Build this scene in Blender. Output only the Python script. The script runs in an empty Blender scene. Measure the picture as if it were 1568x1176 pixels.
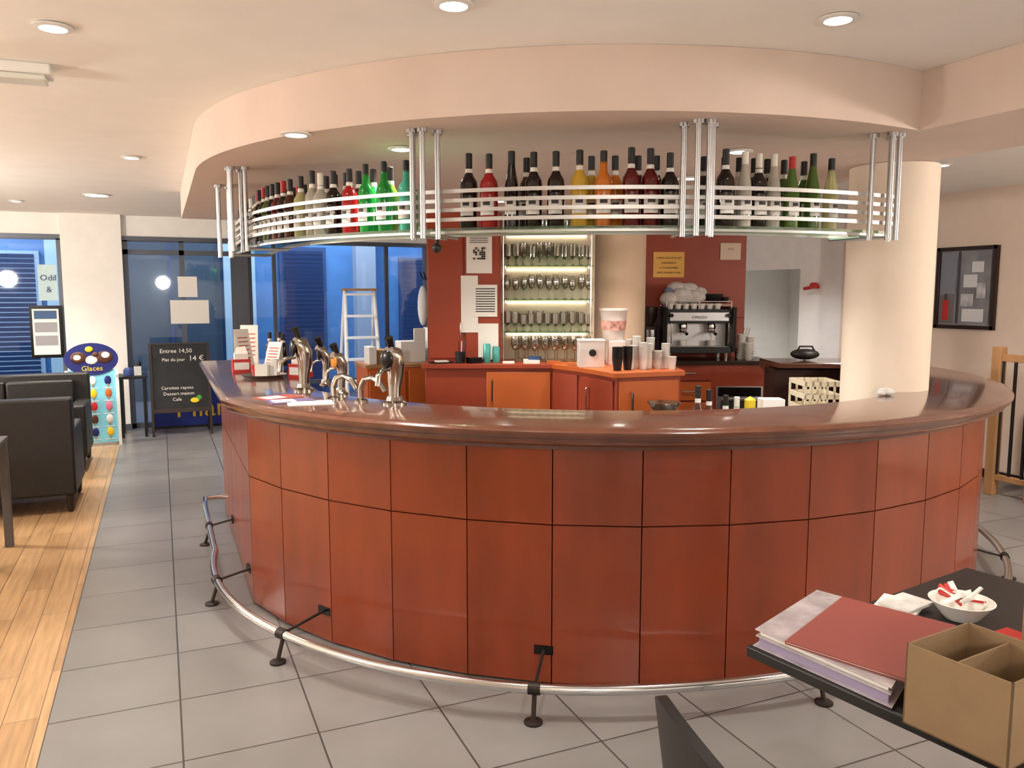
import bpy, bmesh, math, random
from mathutils import Vector, Matrix
random.seed(7)
YAW=math.radians(23.4); C=math.cos(YAW); S=math.sin(YAW)
ROT=Matrix.Rotation(-YAW,4,'Z')          # bar frame -> room frame
def r2b(x,y): return (C*x-S*y, S*x+C*y)
def lin(c):
    r=[]
    for v in c[:3]:
        v=v/255.0
        r.append(v/12.92 if v<=0.04045 else ((v+0.055)/1.055)**2.4)
    return r
MATS={}
def P(name,rgb,rough=0.5,metal=0.0,coat=0.0,noise=None,amt=0.12,bump=0.0,trans=0.0,emit=0.0,stretch=(1,1,1),alpha=1.0,ior=1.45,spec=0.5):
    if name in MATS: return MATS[name]
    m=bpy.data.materials.new(name); m.use_nodes=True
    nt=m.node_tree; b=nt.nodes["Principled BSDF"]
    c=lin(rgb)
    b.inputs["Base Color"].default_value=(*c,1)
    b.inputs["Roughness"].default_value=rough
    b.inputs["Metallic"].default_value=metal
    b.inputs["Coat Weight"].default_value=coat
    b.inputs["Coat Roughness"].default_value=0.08
    b.inputs["Transmission Weight"].default_value=trans
    b.inputs["IOR"].default_value=ior
    b.inputs["Alpha"].default_value=alpha
    b.inputs["Specular IOR Level"].default_value=spec
    if emit>0:
        b.inputs["Emission Color"].default_value=(*c,1); b.inputs["Emission Strength"].default_value=emit
    if noise:
        tc=nt.nodes.new("ShaderNodeTexCoord"); mp=nt.nodes.new("ShaderNodeMapping"); nz=nt.nodes.new("ShaderNodeTexNoise")
        mp.inputs["Scale"].default_value=stretch
        nz.inputs["Scale"].default_value=noise; nz.inputs["Detail"].default_value=5
        nt.links.new(tc.outputs["Object"],mp.inputs["Vector"]); nt.links.new(mp.outputs["Vector"],nz.inputs["Vector"])
        cr=nt.nodes.new("ShaderNodeValToRGB")
        cr.color_ramp.elements[0].position=0.3; cr.color_ramp.elements[1].position=0.7
        cr.color_ramp.elements[0].color=(*[max(0,v*(1-amt)) for v in c],1)
        cr.color_ramp.elements[1].color=(*[min(1,v*(1+amt)) for v in c],1)
        nt.links.new(nz.outputs["Fac"],cr.inputs["Fac"]); nt.links.new(cr.outputs["Color"],b.inputs["Base Color"])
        if bump>0:
            bp=nt.nodes.new("ShaderNodeBump"); bp.inputs["Strength"].default_value=bump; bp.inputs["Distance"].default_value=0.01
            nt.links.new(nz.outputs["Fac"],bp.inputs["Height"]); nt.links.new(bp.outputs["Normal"],b.inputs["Normal"])
    MATS[name]=m; return m
def brick_mat(name,c1,c2,cm,w,h,mortar,off,rough,rot=0,loc=(0,0,0),grain=0.0):
    m=bpy.data.materials.new(name); m.use_nodes=True; nt=m.node_tree; b=nt.nodes["Principled BSDF"]
    mp=nt.nodes.new("ShaderNodeMapping"); mp.vector_type='POINT'
    geo=nt.nodes.new("ShaderNodeNewGeometry")
    mp.inputs["Rotation"].default_value=(0,0,rot); mp.inputs["Location"].default_value=loc
    nt.links.new(geo.outputs["Position"],mp.inputs["Vector"])
    br=nt.nodes.new("ShaderNodeTexBrick"); br.offset=off; br.squash=1.0
    br.inputs["Scale"].default_value=1.0; br.inputs["Brick Width"].default_value=w; br.inputs["Row Height"].default_value=h
    br.inputs["Mortar Size"].default_value=mortar; br.inputs["Mortar Smooth"].default_value=0.1; br.inputs["Bias"].default_value=0
    br.inputs["Color1"].default_value=(*lin(c1),1); br.inputs["Color2"].default_value=(*lin(c2),1); br.inputs["Mortar"].default_value=(*lin(cm),1)
    nt.links.new(mp.outputs["Vector"],br.inputs["Vector"])
    nz=nt.nodes.new("ShaderNodeTexNoise"); nz.inputs["Scale"].default_value=3.0; nz.inputs["Detail"].default_value=8
    mp2=nt.nodes.new("ShaderNodeMapping"); mp2.inputs["Scale"].default_value=(1,14,1) if grain>0.2 else (1,1,1)
    nt.links.new(mp.outputs["Vector"],mp2.inputs["Vector"]); nt.links.new(mp2.outputs["Vector"],nz.inputs["Vector"])
    mr=nt.nodes.new("ShaderNodeMapRange"); mr.inputs["From Min"].default_value=0.3; mr.inputs["From Max"].default_value=0.7
    mr.inputs["To Min"].default_value=1-max(grain,0.1); mr.inputs["To Max"].default_value=1+max(grain,0.1)*0.5
    nt.links.new(nz.outputs["Fac"],mr.inputs["Value"])
    mx=nt.nodes.new("ShaderNodeVectorMath"); mx.operation='SCALE'
    nt.links.new(br.outputs["Color"],mx.inputs[0]); nt.links.new(mr.outputs["Result"],mx.inputs["Scale"])
    nt.links.new(mx.outputs["Vector"],b.inputs["Base Color"])
    b.inputs["Roughness"].default_value=rough
    bp=nt.nodes.new("ShaderNodeBump"); bp.invert=True; bp.inputs["Strength"].default_value=0.4; bp.inputs["Distance"].default_value=0.003
    nt.links.new(br.outputs["Fac"],bp.inputs["Height"]); nt.links.new(bp.outputs["Normal"],b.inputs["Normal"])
    return m
def glass_mat(name,rgb,fac=0.12,rough=0.03):
    m=bpy.data.materials.new(name); m.use_nodes=True; nt=m.node_tree; nt.nodes.remove(nt.nodes["Principled BSDF"])
    out=nt.nodes["Material Output"]; tr=nt.nodes.new("ShaderNodeBsdfTransparent"); gl=nt.nodes.new("ShaderNodeBsdfGlossy"); mx=nt.nodes.new("ShaderNodeMixShader")
    lw=nt.nodes.new("ShaderNodeLayerWeight"); lw.inputs["Blend"].default_value=0.25
    mr=nt.nodes.new("ShaderNodeMapRange"); mr.inputs["To Min"].default_value=fac*0.5; mr.inputs["To Max"].default_value=min(1,fac*4)
    nt.links.new(lw.outputs["Facing"],mr.inputs["Value"])
    tr.inputs["Color"].default_value=(*lin(rgb),1); gl.inputs["Roughness"].default_value=rough
    nt.links.new(mr.outputs["Result"],mx.inputs["Fac"]); nt.links.new(tr.outputs[0],mx.inputs[1]); nt.links.new(gl.outputs[0],mx.inputs[2])
    nt.links.new(mx.outputs[0],out.inputs["Surface"]); return m

class M:
    def __init__(s): s.V=[];s.F=[];s.I=[];s.SM=[];s.mats=[];s.T=Matrix.Identity(4)
    def mi(s,m):
        if m not in s.mats: s.mats.append(m)
        return s.mats.index(m)
    def add(s,vs,fs,mat,smooth=False):
        o=len(s.V); s.V+= [s.T@Vector(v) for v in vs]; k=s.mi(mat)
        for f in fs: s.F.append([o+i for i in f]); s.I.append(k); s.SM.append(smooth)
    def bx(s,x0,x1,y0,y1,z0,z1,mat):
        s.add([(x0,y0,z0),(x1,y0,z0),(x1,y1,z0),(x0,y1,z0),(x0,y0,z1),(x1,y0,z1),(x1,y1,z1),(x0,y1,z1)],
              [(0,3,2,1),(4,5,6,7),(0,1,5,4),(1,2,6,5),(2,3,7,6),(3,0,4,7)],mat)
    def prism(s,poly,z0,z1,mat,smooth=False):
        n=len(poly)
        s.add([(x,y,z0) for x,y in poly]+[(x,y,z1) for x,y in poly],
              [tuple(range(n))[::-1],tuple(range(n,2*n))]+[(i,(i+1)%n,n+(i+1)%n,n+i) for i in range(n)],mat,smooth)
    def cyl(s,p0,p1,r0,mat,r1=None,n=16):
        s.tube([p0,p1],r0,mat,n=n,r_end=r1)
    def tube(s,path,r,mat,n=10,r_end=None,radii=None,closed=False):
        pts=[Vector(p) for p in path]; N=len(pts); vs=[];fs=[]
        up=None
        for i,p in enumerate(pts):
            if closed: t=(pts[(i+1)%N]-pts[i-1])
            elif i==0: t=pts[1]-pts[0]
            elif i==N-1: t=pts[-1]-pts[-2]
            else: t=(pts[i+1]-pts[i]).normalized()+(pts[i]-pts[i-1]).normalized()
            t.normalize()
            if up is None:
                up=Vector((0,0,1)) if abs(t.z)<0.9 else Vector((1,0,0))
            a=(up-t*up.dot(t))
            if a.length<1e-4: a=Vector((1,0,0))-t*t.x
            a.normalize(); b=t.cross(a); up=a
            rr=radii[i] if radii else (r if r_end is None else r+(r_end-r)*i/(N-1))
            for k in range(n):
                an=2*math.pi*k/n; vs.append(p+a*(rr*math.cos(an))+b*(rr*math.sin(an)))
        for i in range(N if closed else N-1):
            j=(i+1)%N
            for k in range(n):
                fs.append((i*n+k,i*n+(k+1)%n,j*n+(k+1)%n,j*n+k))
        s.add(vs,fs,mat,True)
        if not closed:
            s.add(vs[:n],[tuple(range(n))[::-1]],mat); s.add(vs[-n:],[tuple(range(n))],mat)
    def lathe(s,prof,c,mat,n=18,smooth=True,sx=1,sy=1):
        vs=[];fs=[]
        for r,z in prof:
            for k in range(n):
                a=2*math.pi*k/n; vs.append((c[0]+r*sx*math.cos(a),c[1]+r*sy*math.sin(a),c[2]+z))
        L=len(prof)
        for i in range(L-1):
            for k in range(n): fs.append((i*n+k,i*n+(k+1)%n,(i+1)*n+(k+1)%n,(i+1)*n+k))
        s.add(vs,fs,mat,smooth)
        if prof[0][0]>1e-4: s.add(vs[:n],[tuple(range(n))[::-1]],mat)
        if prof[-1][0]>1e-4: s.add(vs[-n:],[tuple(range(n))],mat)
    def band(s,c,r,z0,z1,a0,half,mat,n=8):
        vs=[];fs=[]
        for k in range(n+1):
            a=a0-half+2*half*k/n
            for z in (z0,z1): vs.append((c[0]+r*math.cos(a),c[1]+r*math.sin(a),c[2]+z))
        for k in range(n): fs.append((2*k,2*k+2,2*k+3,2*k+1))
        s.add(vs,fs,mat,True)
    def ell(s,c,r,mat,n=14,m=9):
        vs=[];fs=[]
        for i in range(m+1):
            th=math.pi*i/m
            for k in range(n):
                a=2*math.pi*k/n; vs.append((c[0]+r[0]*math.sin(th)*math.cos(a),c[1]+r[1]*math.sin(th)*math.sin(a),c[2]+r[2]*math.cos(th)))
        for i in range(m):
            for k in range(n): fs.append((i*n+k,(i+1)*n+k,(i+1)*n+(k+1)%n,i*n+(k+1)%n))
        s.add(vs,fs,mat,True)
    def sweep(s,pathf,prof,mat,smooth=True,caps=True):
        G=[[ (x,y,z) for x,y in pathf(R)] for R,z in prof]; n=len(G[0]); L=len(prof)
        vs=[v for g in G for v in g]; fs=[]
        for i in range(L):
            j=(i+1)%L
            for k in range(n-1): fs.append((i*n+k,i*n+k+1,j*n+k+1,j*n+k))
        s.add(vs,fs,mat,smooth)
        if caps:
            s.add([g[0] for g in G],[tuple(range(L))],mat); s.add([g[-1] for g in G],[tuple(range(L))],mat)
    def text(s,body,size,mtx,mat,align='LEFT',ext=0.0):
        cu=bpy.data.curves.new("tmp",'FONT'); cu.body=body; cu.size=size; cu.align_x=align; cu.resolution_u=2; cu.extrude=ext
        o=bpy.data.objects.new("tmp",cu); bpy.context.collection.objects.link(o)
        bpy.context.view_layer.update()
        dg=bpy.context.evaluated_depsgraph_get(); me=bpy.data.meshes.new_from_object(o.evaluated_get(dg))
        s.add([mtx@v.co for v in me.vertices],[tuple(p.vertices) for p in me.polygons],mat)
        bpy.data.objects.remove(o); bpy.data.curves.remove(cu); bpy.data.meshes.remove(me)
    def done(s,name,frame='B',bevel=0.0,seg=2,angle=40,parent=None):
        xs=[v.x for v in s.V]; ys=[v.y for v in s.V]; zs=[v.z for v in s.V]
        o0=Vector(((min(xs)+max(xs))/2,(min(ys)+max(ys))/2,min(zs)))
        me=bpy.data.meshes.new(name); me.from_pydata([tuple(v-o0) for v in s.V],[],s.F)
        for m in s.mats: me.materials.append(m)
        me.polygons.foreach_set("material_index",s.I); me.polygons.foreach_set("use_smooth",s.SM)
        bm=bmesh.new(); bm.from_mesh(me); bmesh.ops.remove_doubles(bm,verts=bm.verts,dist=1e-5)
        bmesh.ops.recalc_face_normals(bm,faces=bm.faces); bm.to_mesh(me); bm.free(); me.update()
        try: me.set_sharp_from_angle(angle=math.radians(angle))
        except Exception: pass
        ob=bpy.data.objects.new(name,me); bpy.context.collection.objects.link(ob)
        if frame=='B': ob.location=ROT@o0; ob.rotation_euler=(0,0,-YAW)
        else: ob.location=o0
        if bevel>0:
            bv=ob.modifiers.new("bevel",'BEVEL'); bv.width=bevel; bv.segments=seg; bv.limit_method='ANGLE'; bv.angle_limit=math.radians(50)
        return ob
def TR(x,y,z,rz=0,rx=0,ry=0): return Matrix.Translation((x,y,z))@Matrix.Rotation(rz,4,'Z')@Matrix.Rotation(ry,4,'Y')@Matrix.Rotation(rx,4,'X')
R90=math.pi/2

# ------------------------------------------------ materials
wallw=P("wall_cream",(240,237,232),0.85,noise=6,amt=0.03)
wallp=P("wall_warm",(232,212,194),0.85,noise=6,amt=0.03)
ceilm=P("ceiling_paint",(244,241,236),0.9,noise=4,amt=0.02)
bulk=P("bulkhead_paint",(216,196,183),0.85,noise=4,amt=0.03)
white=P("white_plastic",(235,233,228),0.4)
paper=P("paper",(240,236,228),0.8)
black=P("black_satin",(20,19,19),0.45)
blackg=P("black_gloss",(12,12,13),0.2)
cherry=P("cherry_panel",(124,52,25),0.30,coat=0.3,noise=5,amt=0.18,stretch=(1,1,0.25))
seam=P("seam_dark",(52,20,12),0.7)
mahog=P("mahogany_top",(98,60,46),0.2,coat=0.7,noise=7,amt=0.2,stretch=(1,1,1))
rust=P("rust_laminate",(154,62,36),0.45,noise=3,amt=0.06)
orange=P("orange_laminate",(194,98,44),0.4,noise=4,amt=0.06,stretch=(1,1,.3))
chrome=P("chrome",(215,215,215),0.14,metal=1)
steel=P("brushed_steel",(190,190,192),0.32,metal=1)
silver=P("silver_slat",(200,198,196),0.4,metal=0.7)
leather=P("black_leather",(28,25,24),0.45,noise=60,amt=0.2,bump=0.15)
darkwood=P("dark_wood",(48,32,24),0.45,noise=6,amt=0.25,stretch=(1,1,.2))
oak=P("oak_wood",(170,126,84),0.5,noise=6,amt=0.2,stretch=(1,1,.2))
frame_d=P("dark_aluminium",(92,96,104),0.4,metal=0.5)
glass=glass_mat("window_glass",(225,232,238),0.08)
gshelf=glass_mat("shelf_glass",(205,235,215),0.2)
gware=glass_mat("glassware",(222,220,212),0.5)
tile=brick_mat("floor_tiles",(126,123,121),(118,115,113),(62,58,56),0.49,0.49,0.004,0.0,0.3,loc=(-0.006+0.49*4,-0.1,0))
plank=brick_mat("oak_planks",(186,150,108),(168,132,92),(112,84,58),1.2,0.13,0.002,0.37,0.33,rot=R90,grain=0.25)

# ------------------------------------------------ room shell (room frame)
XL,XR_,YF,YB_=-6.0,7.0,-3.0,11.2
ZC=2.66; ZS=2.41
m=M(); m.bx(-0.485,8.8,YF,YB_+0.1,-0.05,0,tile); m.bx(XL,-0.485,YF,YB_+0.1,-0.05,0,plank); m.done("floor",'R')
m=M(); m.bx(XL-.2,9.0,YF-.2,YB_+.2,ZC,ZC+.1,ceilm); m.done("ceiling",'R')
m=M(); m.bx(XL-.15,XL,YF,YB_,0,ZC,wallw); m.done("wall_left",'R')
m=M(); m.bx(XL-.15,9.0,YF-.15,YF,0,ZC,wallw); m.done("wall_front",'R')
m=M(); m.bx(XR_,XR_+.12,YF,6.9,0,ZC,wallp); m.bx(XR_,XR_+.12,6.9,7.55,0,ZC,wallw); m.bx(XR_,XR_+.12,8.7,YB_,0,ZC,wallw); m.bx(XR_,XR_+.12,7.55,8.7,2.0,ZC,wallw); m.done("wall_right",'R')
m=M(); m.bx(8.7,8.82,6,YB_,0,ZC,wallw); m.bx(XR_+.12,8.7,6,6.1,0,ZC,wallw); m.bx(XR_+.12,8.7,9.6,9.7,0,ZC,wallw); m.done("wall_annex",'R')
m=M()
ZL=2.41
m.bx(XL,9.0,YB_,YB_+.2,ZL,ZC,wallw)
m.bx(-1.06,-.40,YB_-.08,YB_+.2,0,ZC,wallw)
m.bx(3.54,9.0,YB_,YB_+.2,0,ZL,wallw)
m.bx(XL,-4.4,YB_,YB_+.2,0,ZL,wallw)
m.done("wall_back",'R')
# bulkhead
XJ=3.08
arc=[]
NA=90
for i in range(NA+1):
    ad=-90+ i*(90+5.9)/NA
    R=2.60-.085*max(0,(ad+40)/46)**1.5
    a=math.radians(ad)
    arc.append((2.822+R*math.sin(a),5.139-R*math.cos(a)))
m=M()
m.prism([(arc[0][0],8.4)]+arc+[(arc[-1][0],8.4)],ZS,ZC-.001,bulk,smooth=True)
xj=arc[-1][0]
m.prism([(xj,YF),(3.85,YF),(3.85,3.5),(xj,3.5)],ZS,ZC-.001,bulk)
m.prism([(xj,3.5),(3.85,3.5),(4.15,4.3),(4.15,8.4),(xj,8.4)],ZS,ZC-.001,bulk)
m.done("ceiling_bulkhead",'R')
# windows/doors
def glazed(name,x0,x1,z0,z1,mull=(),trans=(),fw=.06,y=YB_+.06):
    m=M()
    m.bx(x0,x1,y,y+.06,z1-fw,z1,frame_d); m.bx(x0,x1,y,y+.06,z0,z0+fw,frame_d)
    m.bx(x0,x0+fw,y,y+.06,z0,z1,frame_d); m.bx(x1-fw,x1,y,y+.06,z0,z1,frame_d)
    for q in mull: m.bx(q-fw/2,q+fw/2,y,y+.06,z0,z1,frame_d)
    for q in trans: m.bx(x0,x1,y,y+.06,q-fw/2,q+fw/2,frame_d)
    m.bx(x0+.01,x1-.01,y+.025,y+.035,z0+.01,z1-.01,glass)
    return m.done(name,'R')
glazed("window_1",-4.4,-1.06,0.0,ZL,mull=(-2.9,),trans=(0.35,))
glazed("door_1",-.40,.93,0.0,ZL,mull=(.28,),trans=(2.22,))
m=M(); m.bx(.93,1.08,YB_,YB_+.2,0,ZL,frame_d); m.done("trim_1",'R')
glazed("window_2",1.08,3.54,0.0,ZL,mull=(1.42,2.95),trans=(0.5,),fw=.05)
m=M(); m.bx(XL,XR_,YB_-.02,YB_,ZL-.05,ZL,frame_d); m.done("trim_2",'R')
m=M(); m.bx(XR_-.015,XR_,YF,7.55,0,.08,darkwood); m.done("baseboard_right",'R')
m=M(); m.bx(-1.075,-.385,YB_-.095,YB_-.08,0,.08,frame_d); m.done("baseboard_back",'R')

# exterior
blue=P("street_blue",(84,130,182),0.8,noise=3,amt=0.1)
blued=P("street_blue_dark",(46,70,112),0.6)
asph=P("asphalt",(80,84,94),0.9,noise=30,amt=0.2)
louv=P("louvre",(66,88,132),.5)
m=M(); m.bx(-16,16,YB_+.2,20,-.12,-.06,asph); m.done("street_ground",'R')
m=M(); m.bx(-14,12,14.6,14.9,-.06,6,blue)
def shutter(m,x0,x1,z0,z1,fr=blued):
    m.bx(x0-.06,x1+.06,14.54,14.6,z0-.06,z1+.06,fr)
    z=z0
    while z<z1:
        m.add([(x0,14.53,z),(x1,14.53,z),(x1,14.50,z+.06),(x0,14.50,z+.06)],[(0,1,2,3)],louv); z+=.075
shutter(m,1.98,2.66,-.02,2.45); shutter(m,-2.6,-1.75,0,2.3,P("pale_frame",(170,190,210),.6)); shutter(m,4.1,4.7,.6,2.3)
m.bx(-.55,.95,14.5,14.6,-.06,2.6,P("shop_glass",(74,86,98),.15)); m.bx(-.6,1.0,14.48,14.6,2.6,2.75,blued); m.bx(.15,.2,14.48,14.6,0,2.6,blued)
m.bx(3.2,3.55,14.3,14.6,-.06,6,P("grey_pier",(156,164,178),.8))
m.bx(1.0,1.5,14.4,14.6,-.06,6,P("pale_shop",(180,202,214),.6)); m.bx(-1.6,-.75,14.45,14.6,-.06,6,P("pale_shop",(0,0,0)))
m.bx(-14,12,14.35,14.6,3.0,3.12,blued)
m.done("wall_street_building",'R')
def street_fill_lamp(x):  # added lamp, put in to brighten the blue street front
    m=M(); m.tube([(x,14.35,4.2),(x,13.9,4.4),(x,13.4,4.4)],.03,frame_d,n=8); m.lathe([(.05,.08),(.16,0),(.16,-.02)],(x,13.3,4.36),frame_d,n=16); m.lathe([(.13,-.02),(.11,-.05),(0,-.07)],(x,13.3,4.36),P("street_fill_bulb",(230,240,255),.4,emit=6),n=16)
    ob=m.done("street_fill_lamp",'R')
    L=bpy.data.lights.new("street_fill_bulb",'POINT'); L.energy=330; L.color=(.9,.95,1); L.shadow_soft_size=.12
    lo=bpy.data.objects.new("street_fill_bulb",L); bpy.context.collection.objects.link(lo); lo.parent=ob; lo.location=(0,-.4,-.18)
for x in (-3.0,2.6): street_fill_lamp(x)

# ------------------------------------------------ bar
def sol(R,y): return math.acos(max(-1,min(1,-(y-5.84)/R)))
def barpath(y0,rear=True,phi=None,n=72,dx=0.0):
    def f(R):
        xs=2.822-R+dx
        aR=-math.asin((R-dx)/R); ys=5.139-R*math.cos(aR)
        pts=[r2b(xs,y0),r2b(xs,(y0+ys)/2)]
        a0=aR+YAW
        if rear: yr=6.86-(2.63-R); a1=sol(R,yr)
        else: a1=math.radians(phi)
        for i in range(n+1):
            a=a0+(a1-a0)*i/n; pts.append((.55+R*math.sin(a),5.84-R*math.cos(a)))
        if rear: pts.append((2.1,6.86-(2.63-R)))
        return pts
    return f
DX=.078
m=M()
m.sweep(barpath(7.0,dx=DX),[(2.10,1.12),(2.10,1.154),(2.106,1.16),(2.595,1.16),(2.617,1.155),(2.630,1.142),(2.630,1.128),(2.622,1.116),(2.605,1.110),(2.598,1.10),(2.598,1.088),(2.585,1.078),(2.56,1.074),(2.53,1.072),(2.515,1.05),(2.36,1.05),(2.36,1.12)],mahog)
m.sweep(barpath(6.60,dx=DX),[(2.22,0),(2.22,1.10),(2.47,1.10),(2.47,0)],seam,smooth=False)
pts=[r2b(.40,y) for y in (6.60,6.18,5.76,5.34,4.92)]
for k in range(0,20):
    a=-52.2+8.7*k
    if a>112: break
    a=math.radians(a); pts.append((.55+2.5*math.sin(a),5.84-2.5*math.cos(a)))
pts.append((2.93,6.73)); pts.append((2.1,6.73))
for i in range(len(pts)-1):
    a=Vector((*pts[i],0)); b=Vector((*pts[i+1],0)); d=(b-a).normalized(); nrm=Vector((d.y,-d.x,0))
    for z0,z1 in ((.012,.716),(.722,1.07)):
        g=.0028
        p=[a+d*g,b-d*g,b-d*g-nrm*.03,a+d*g-nrm*.03]
        m.prism([(q.x,q.y) for q in p],z0,z1,cherry)
m.done("bar_counter",'B',angle=35)

# inner work counter
m=M()
def wp(R):
    return [(.55+R*math.sin(math.radians(a)),5.84-R*math.cos(math.radians(a))) for a in range(-48,76,3)]
m.sweep(wp,[(1.5,.84),(1.5,.88),(2.19,.88),(2.19,.84)],steel,smooth=False)
m.sweep(wp,[(1.56,0.0),(1.56,.84),(2.17,.84),(2.17,0.0)],P("grey_cab",(90,84,80),.5),smooth=False)
m.done("under_bar_worktop",'B')

# foot rail
knots=[(-66.6,2.58),(-55,2.66),(-40,2.74),(-25,2.79),(-10,2.80),(10,2.71),(35,2.67),(60,2.66),(110,2.63)]
def rr(phi):
    for i in range(len(knots)-1):
        a,b=knots[i],knots[i+1]
        if phi<=b[0]:
            t=(phi-a[0])/(b[0]-a[0]); t=max(0,t); return a[1]+(b[1]-a[1])*t
    return knots[-1][1]
def rrs(phi): return sum(rr(phi+k) for k in (-6,-3,0,3,6))/5 if phi>-60 else rr(phi)
ZR=.13
m=M()
path=[(*r2b(.40,6.56),ZR),(*r2b(.28,6.56),ZR),(*r2b(.250,6.54),ZR)]+[(*r2b(.242,y),ZR) for y in (6.3,6.0,5.6,5.3)]
for i in range(0,89):
    phi=-66.6+i*2; R=rrs(phi); a=math.radians(phi); path.append((.55+R*math.sin(a),5.84-R*math.cos(a),ZR))
m.tube(path,.021,chrome,n=12)
dk=P("bracket_dark",(46,38,34),.45,metal=.5)
def post(px,py,nx,ny,dist):
    m.cyl((px,py,ZR-.03),(px-nx*.03,py-ny*.03,.012),.010,dk,n=8)
    m.lathe([(.038,0),(.038,.008),(.018,.014)],(px-nx*.03,py-ny*.03,0),dk,n=14)
    m.cyl((px-.025*ny,py+.025*nx,ZR),(px+.025*ny,py-.025*nx,ZR),.0255,dk,n=12)
    m.cyl((px,py,ZR),(px+nx*dist,py+ny*dist,ZR+.03),.007,dk,n=8)
    ex,ey=px+nx*dist,py+ny*dist
    T=m.T; m.T=TR(ex,ey,ZR+.03,math.atan2(ny,nx)); m.bx(-.012,.004,-.042,.042,-.02,.02,blackg); m.T=T
for phi in (-36,-9.5,16,40,65,88):
    R=rrs(phi); a=math.radians(phi); post(.55+R*math.sin(a),5.84-R*math.cos(a),-math.sin(a),math.cos(a),R-2.49)
for y in (4.62,5.75):
    if y<5.139:
        phi=-66.6+ math.degrees((5.139-y)/2.58); a=math.radians(phi);R=rrs(phi); post(.55+R*math.sin(a),5.84-R*math.cos(a),-math.sin(a),math.cos(a),R-2.47)
    else:
        x0,y0=r2b(.242,y); post(x0,y0,C,S,.155)
m.done("bar_foot_rail",'B')

# ------------------------------------------------ hanging shelf
ZH=1.99
m=M()
sp=lambda R: barpath(6.25,False,31.5)(R)
m.sweep(sp,[(2.07,ZH-.012),(2.07,ZH),(2.34,ZH),(2.34,ZH-.012)],gshelf,smooth=False)
for z in (2.018,2.059,2.100,2.141):
    m.sweep(lambda R: barpath(6.3,False,32.5)(R),[(2.345,z),(2.345,z+.0165),(2.350,z+.0165),(2.350,z)],silver,smooth=False)
for R in (2.10,2.31):
    m.sweep(sp,[(R,ZH-.022),(R,ZH-.012),(R+.012,ZH-.012),(R+.012,ZH-.022)],silver,smooth=False)
def hanger(px,py,ang):
    T=m.T; m.T=TR(px,py,0,ang)
    for tx,ty in ((-.062,-.0),(.062,-.0),(-.025,-.07),(.025,-.07)):
        m.cyl((tx,ty,ZS-.001),(tx,ty,ZH-.05),.0125,steel,n=12)
        m.lathe([(.024,-.018),(.024,-.001)],(tx,ty,ZS),steel,n=12)
    m.cyl((-.062,0,ZH-.032),(-.03,.25,ZH-.032),.007,steel,n=8); m.cyl((.062,0,ZH-.032),(.03,.25,ZH-.032),.007,steel,n=8)
    m.T=T
for phi in (-61.5,-23.2,5.6,28.3):
    a=math.radians(phi); R=2.37; hanger(.55+R*math.sin(a),5.84-R*math.cos(a),a)
for y in (5.75,):
    x0,y0=r2b(2.822-2.37,y); hanger(x0,y0,math.radians(-66.6))
m.done("hanging_bottle_shelf",'B')

# ------------------------------------------------ bottles
def bmat(n,rgb,tr=.0,rough=.1): return P("liquor_"+n,rgb,rough,coat=.4,trans=tr)
bc={'k':bmat('black',(26,14,12)),'r':bmat('red',(150,24,26)),'d':bmat('darkred',(88,16,14)),'g':bmat('green',(18,130,50)),'t':bmat('teal',(70,176,150)),
    'y':bmat('yellow',(208,166,50),.25),'o':bmat('orange',(212,118,34),.25),'c':bmat('clear',(214,206,192),.5),'p':bmat('pale',(200,196,140),.4),'v':bmat('olive',(66,92,28)),'b':bmat('brown',(70,32,16))}
cap={'k':P("cap_black",(26,24,24),.4),'r':P("cap_red",(170,20,20),.4),'w':P("cap_white",(220,215,205),.4)}
label=P("bottle_label",(218,214,208),.6,noise=40,amt=.15); labd=P("label_print",(60,50,48),.6)
m=M()
def bottle(m,x,y,z,col,capc='k',h=.325,r=.037,lab=True,face=None,style=0):
    q=h/.325
    if style==0: prof=[(r*.9,0),(r,.006),(r,.185*q),(r*.93,.205*q),(r*.6,.225*q),(.0145,.245*q),(.0135,.285*q)]
    elif style==1: prof=[(r*.8,0),(r*.86,.006),(r*.98,.15*q),(r*1.02,.19*q),(r*.8,.215*q),(.018,.232*q),(.0145,.285*q)]
    else: prof=[(r*.82,0),(r*.86,.006),(r*.86,.16*q),(r*.7,.20*q),(.018,.245*q),(.0135,.285*q)]
    m.lathe(prof,(x,y,z),bc[col],n=16)
    m.lathe([(.0155,.262*q),(.0155,h-.002),(.013,h)],(x,y,z),cap[capc],n=10)
    if lab:
        if face is None: face=math.atan2(y-5.84,x-.55)
        lr=r+.001 if style<2 else r*.86+.001
        m.band((x,y,z),lr+.0008,.055*q,.125*q,face,.85,label)
        m.band((x,y,z),lr+.0015,.098*q,.114*q,face,.4,labd)
        m.lathe([(.0172,.236*q),(.0158,.258*q)],(x,y,z),label,n=10)
row=[(-46.5,'p','k'),(-44,'c','k'),(-41.8,'c','w'),(-39.3,'k','k'),(-36.4,'r','k'),(-33.6,'g','k'),(-30.4,'g','k'),(-27.2,'t','k'),
(-19.2,'k','k'),(-16.7,'r','k'),(-14.1,'k','k'),(-11.6,'k','k'),(-9.1,'k','k'),(-6.5,'y','k'),(-3.9,'o','k'),(-.9,'d','k'),(1.2,'d','k'),(3.3,'k','k'),
(9.6,'k','k'),(11.9,'c','w'),(13.7,'k','w'),(15.6,'c','w'),(17.6,'v','r'),(20.6,'v','k'),(23.4,'p','k')]
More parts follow.
